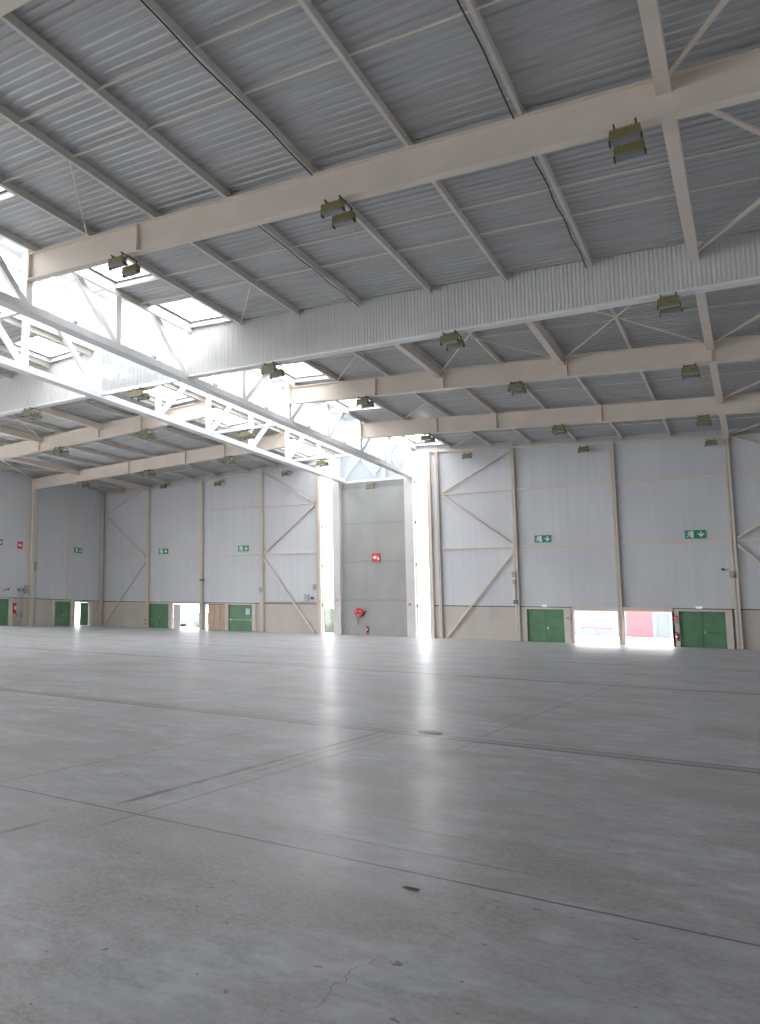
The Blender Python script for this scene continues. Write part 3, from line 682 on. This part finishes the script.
exit_sign(-52.25, sy, 8.68, 0, 'green exit sign over the leftmost door of the back wall')
exit_sign(-42.1, sy, 8.7, 0, 'green exit sign over the single door with the notice')
exit_sign(WL+.02, 74.1, 8.7, math.pi/2, 'green exit sign on the left wall near the corner', 1.3)
exit_sign(WL+.02, 60.95, 8.65, math.pi/2, 'green exit sign cut off by the left edge', 1.3)
def fire_sign(x, y, z, rz, s, label):
    e = empty('fire_sign', (x, y, z), rz); tag(e, label, 'sign')
    MB().box(-s/2, s/2, -.03, .03, -s/2, s/2).build('panel', M['redsign'], e)
    mb = MB().cyl((-s*.16, -.045, 0), (-s*.16, -.03, 0), s*.20).bar((s*.05, -.038, s*.05), (s*.3, -.038, s*.22), .015, s*.08, upv=(0, 1, 0)).box(s*.16, s*.34, -.045, -.03, -s*.3, s*.02)
    mb.build('hose_symbol', M['signwhite'], e)
fire_sign(-28.0, YB-.02, 7.42, 0, .78, 'red hose reel sign on the grey concrete wall')
fire_sign(WL+.02, 64.3, 8.55, math.pi/2, .75, 'red square sign on the left wall')
fire_sign(kx(-24.7)+.2, YB-.6, 2.98, 0, .2, 'tiny red sign low on the right pale pier')
fire_sign(kx(-31.3), YB-.6, 3.3, 0, .16, 'tiny red mark low on the left pale pier')
fire_sign(-5.03, YB-.18, 2.2, 0, .3, 'small red sign above the extinguisher by the right door')
tag(MB().box(-5.17, -4.9, YB-.18, YB-.13, 1.75, 1.98).build('instruction_plate', M['grey']), 'small grey plate under the red sign by the right door', 'sign')
for x, y, lb in ((-13.95, YB-.1, 'left of the bright openings'), (-3.55, YB-.1, 'right of the bright openings'), (-42.5, YB-.1, 'with the notice'), (-52.8, YB-.1, 'leftmost on the back wall')):
    tag(MB().box(x-.19, x+.19, y, y+.12, 2.94, 3.08).build('exit_lamp', M['exitlamp'] if x > -40 else M['white']), 'small exit lamp over the green door '+lb, 'lamp')
tag(MB().box(WL, WL+.12, 73.2, 73.5, 2.88, 3.1).build('exit_lamp', M['white']), 'small white lamp over the doors on the left wall', 'lamp')

# ------------------------------------------------------------------ fire gear, boxes and other small things
e = empty('hose_reel', (kx(-29.34), YB+.05, 2.17)); tag(e, 'red round fire hose reel hung on the grey concrete wall', 'hose reel')
mb = MB().cyl((0, -.38, 0), (0, -.34, 0), .40, seg=32).cyl((0, -.1, 0), (0, -.06, 0), .40, seg=32); mb.build('reel_disc', M['red'], e)
MB().cyl((0, -.34, 0), (0, -.1, 0), .30, seg=24).build('hose_coil', M['dark'], e)
MB().cyl((0, -.42, 0), (0, -.38, 0), .1).build('hub', M['dark'], e)
for t in range(3):
    a = t*2.1+.5; MB().bar((.12*math.cos(a), -.385, .12*math.sin(a)), (.3*math.cos(a), -.385, .3*math.sin(a)), .02, .1, upv=(0, 1, 0)).build('window_slot', M['signwhite'], e)
MB().box(.3, .5, -.25, 0, -.1, .1).cyl((.45, -.2, .05), (.72, -.2, .15), .05).build('wall_bracket', M['red'], e)
MB().cyl((-.25, -.06, -.35), (-.25, -.06, -2.15), .025).build('supply_pipe', M['white'], e)
def extinguisher(x, y, z, label):
    e = empty('fire_extinguisher', (x, y, z)); tag(e, label, 'fire extinguisher')
    MB().cyl((0, 0, 0), (0, 0, .48), .09, seg=20).cyl((0, 0, .48), (0, 0, .56), .09, .035, seg=20).build('cylinder_body', M['red'], e)
    MB().cyl((0, 0, .56), (0, 0, .62), .03).bar((-.09, 0, .63), (.06, 0, .68), .03, .03).bar((-.09, 0, .61), (.04, 0, .62), .03, .02).build('valve', M['dark'], e)
    MB().tube([(.03, 0, .6), (.14, -.02, .52), (.15, -.02, .3), (.12, -.02, .14)], .018).build('hose', M['dark'], e)
    MB().cyl((0, 0, .24), (0, 0, .38), .0915, seg=20).build('instruction_label', M['signwhite'], e)
    MB().box(-.05, .05, .085, .14, .35, .5).build('wall_hook', M['darksteel'], e)
extinguisher(kx(-28.62), YB-.09, .25, 'red extinguisher low on the grey concrete wall')
extinguisher(-5.0, YB-.26, .45, 'red extinguisher hung left of the rightmost green door')
extinguisher(-54.6, YB-.1, .3, 'small dark red extinguisher left of the leftmost green door')
def jbox(x, y, z, wd, h, label, m='grey', rz=0, d=.16):
    e = empty('switch_box', (x, y, z), rz); tag(e, label, 'box')
    MB().box(-wd/2, wd/2, -d, 0, -h/2, h/2).build('casing', M[m], e); MB().box(-wd/2+.03, wd/2-.03, -d-.012, -d, -h/2+.03, h/2-.03).build('lid', M[m], e)
jbox(-16.1, YB-.35, 5.65, .3, .5, 'grey switch box high on the column left of the green double door')
jbox(-16.1, YB-.35, 5.0, .25, .4, 'small grey switch box below another on the same column')
tag(MB().cyl((-16.1, YB-.4, 3.4), (-16.1, YB-.4, 4.8), .06).build('conduit', M['cream']), 'cream conduit down the column below the switch boxes', 'conduit')
jbox(-16.05, YB-.35, 3.3, .32, .32, 'blue socket box at the foot of the conduit', 'blue')
jbox(-1.45, YB-.35, 5.5, .26, .5, 'grey box on the column right of the rightmost green door')
jbox(-1.95, YB-.02, 5.9, .14, .14, 'tiny dark camera box beside the right column', 'dark')
jbox(-46.95, YB-.35, 5.35, .5, .16, 'dark bracket box on the column right of the bright doorway', 'darksteel')
jbox(-39.9, YB-.35, 4.3, .28, .5, 'grey box on the column right of the door with the notice')
jbox(-34.2, YB-.02, 4.6, .3, .5, 'grey box on the cladding beside the left glazed strip, upper one')
jbox(-35.0, YB-.02, 3.55, .5, .6, 'grey electric box low on the cladding left of the left glazed strip')
jbox(-34.45, YB-.02, 3.5, .22, .25, 'small dark knob box beside the low electric box', 'darksteel')
tag(MB().tube([(-33.95, YB-.04, 15.9), (-33.95, YB-.04, BASE+.1), (-39.6, YB-.04, BASE+.1)], .03).build('red_pipe', M['dullred']), 'thin reddish pipe down beside the left glazed strip and along the base', 'pipe')
tag(MB().box(-1.78, -1.5, YB-.1, YB, 0, 2.9).build('gutter_box', M['darksteel']), 'dark upright casing between the right door surround and the column', 'casing')
jbox(-12.3, YB-.14, 2.0, .2, .16, 'small grey handset box right of the green door left of the openings')
# left wall gear
for y, lb in ((64.1, 'left'), (64.75, 'right')):
    e = empty('standpipe', (WL+.2, y, 0)); tag(e, 'grey standpipe with a blue cap beside the left wall column, %s of two' % lb, 'pipe')
    MB().cyl((0, 0, 0), (0, 0, 3.6), .06).build('pipe_shaft', M['grey'], e); MB().cyl((0, 0, 3.6), (0, 0, 3.95), .13).build('cap', M['blue'], e)
    MB().box(-.12, .12, -.12, .12, .9, 1.35).build('valve_box', M['grey'], e)
e = empty('hose_cabinet', (WL+.2, 63.7, 1.75)); tag(e, 'narrow red hose cabinet right of the door at the left edge', 'cabinet')
MB().box(-.18, -.06, -.2, .2, -.5, .6).build('cabinet_body', M['red'], e); MB().box(-.06, -.04, -.16, .16, -.1, .3).build('cabinet_window', M['signwhite'], e)
tag(MB().box(WL, WL+.25, 65.2, 65.6, 3.4, 4.3).build('switch_box', M['grey']), 'grey box high beside the two standpipes', 'box')
tag(MB().box(WL, WL+.25, 66.5, 66.9, 5.9, 6.9).build('switch_box', M['grey']), 'tall grey box on the left wall right of its main column', 'box')
e = empty('wall_horn', (WL+.1, 62.3, 3.7)); tag(e, 'dark slanting horn with a red tip on the left wall', 'horn')
MB().cyl((.1, -.6, -.1), (.1, .1, .05), .07, .09).build('horn_body', M['grey'], e); MB().cyl((.1, .1, .05), (.1, .3, .1), .1).build('horn_tip', M['red'], e)
# floor plate in the channel
tag(MB().cyl((-3.75, 12.6, 0), (-3.75, 12.6, .008), .16, seg=24).build('floor_cover', M['pier']), 'small round pale metal cover beside the floor channel', 'cover')
tag(MB().add([(-1.76, 5.27, .004), (-1.66, 5.25, .006), (-1.65, 5.29, .012), (-1.74, 5.31, .008)], [(0, 1, 2, 3)]).build('floor_debris', M['darksteel']), 'dark scrap lying on the floor near the saw cut', 'debris')

# ------------------------------------------------------------------ outside the openings
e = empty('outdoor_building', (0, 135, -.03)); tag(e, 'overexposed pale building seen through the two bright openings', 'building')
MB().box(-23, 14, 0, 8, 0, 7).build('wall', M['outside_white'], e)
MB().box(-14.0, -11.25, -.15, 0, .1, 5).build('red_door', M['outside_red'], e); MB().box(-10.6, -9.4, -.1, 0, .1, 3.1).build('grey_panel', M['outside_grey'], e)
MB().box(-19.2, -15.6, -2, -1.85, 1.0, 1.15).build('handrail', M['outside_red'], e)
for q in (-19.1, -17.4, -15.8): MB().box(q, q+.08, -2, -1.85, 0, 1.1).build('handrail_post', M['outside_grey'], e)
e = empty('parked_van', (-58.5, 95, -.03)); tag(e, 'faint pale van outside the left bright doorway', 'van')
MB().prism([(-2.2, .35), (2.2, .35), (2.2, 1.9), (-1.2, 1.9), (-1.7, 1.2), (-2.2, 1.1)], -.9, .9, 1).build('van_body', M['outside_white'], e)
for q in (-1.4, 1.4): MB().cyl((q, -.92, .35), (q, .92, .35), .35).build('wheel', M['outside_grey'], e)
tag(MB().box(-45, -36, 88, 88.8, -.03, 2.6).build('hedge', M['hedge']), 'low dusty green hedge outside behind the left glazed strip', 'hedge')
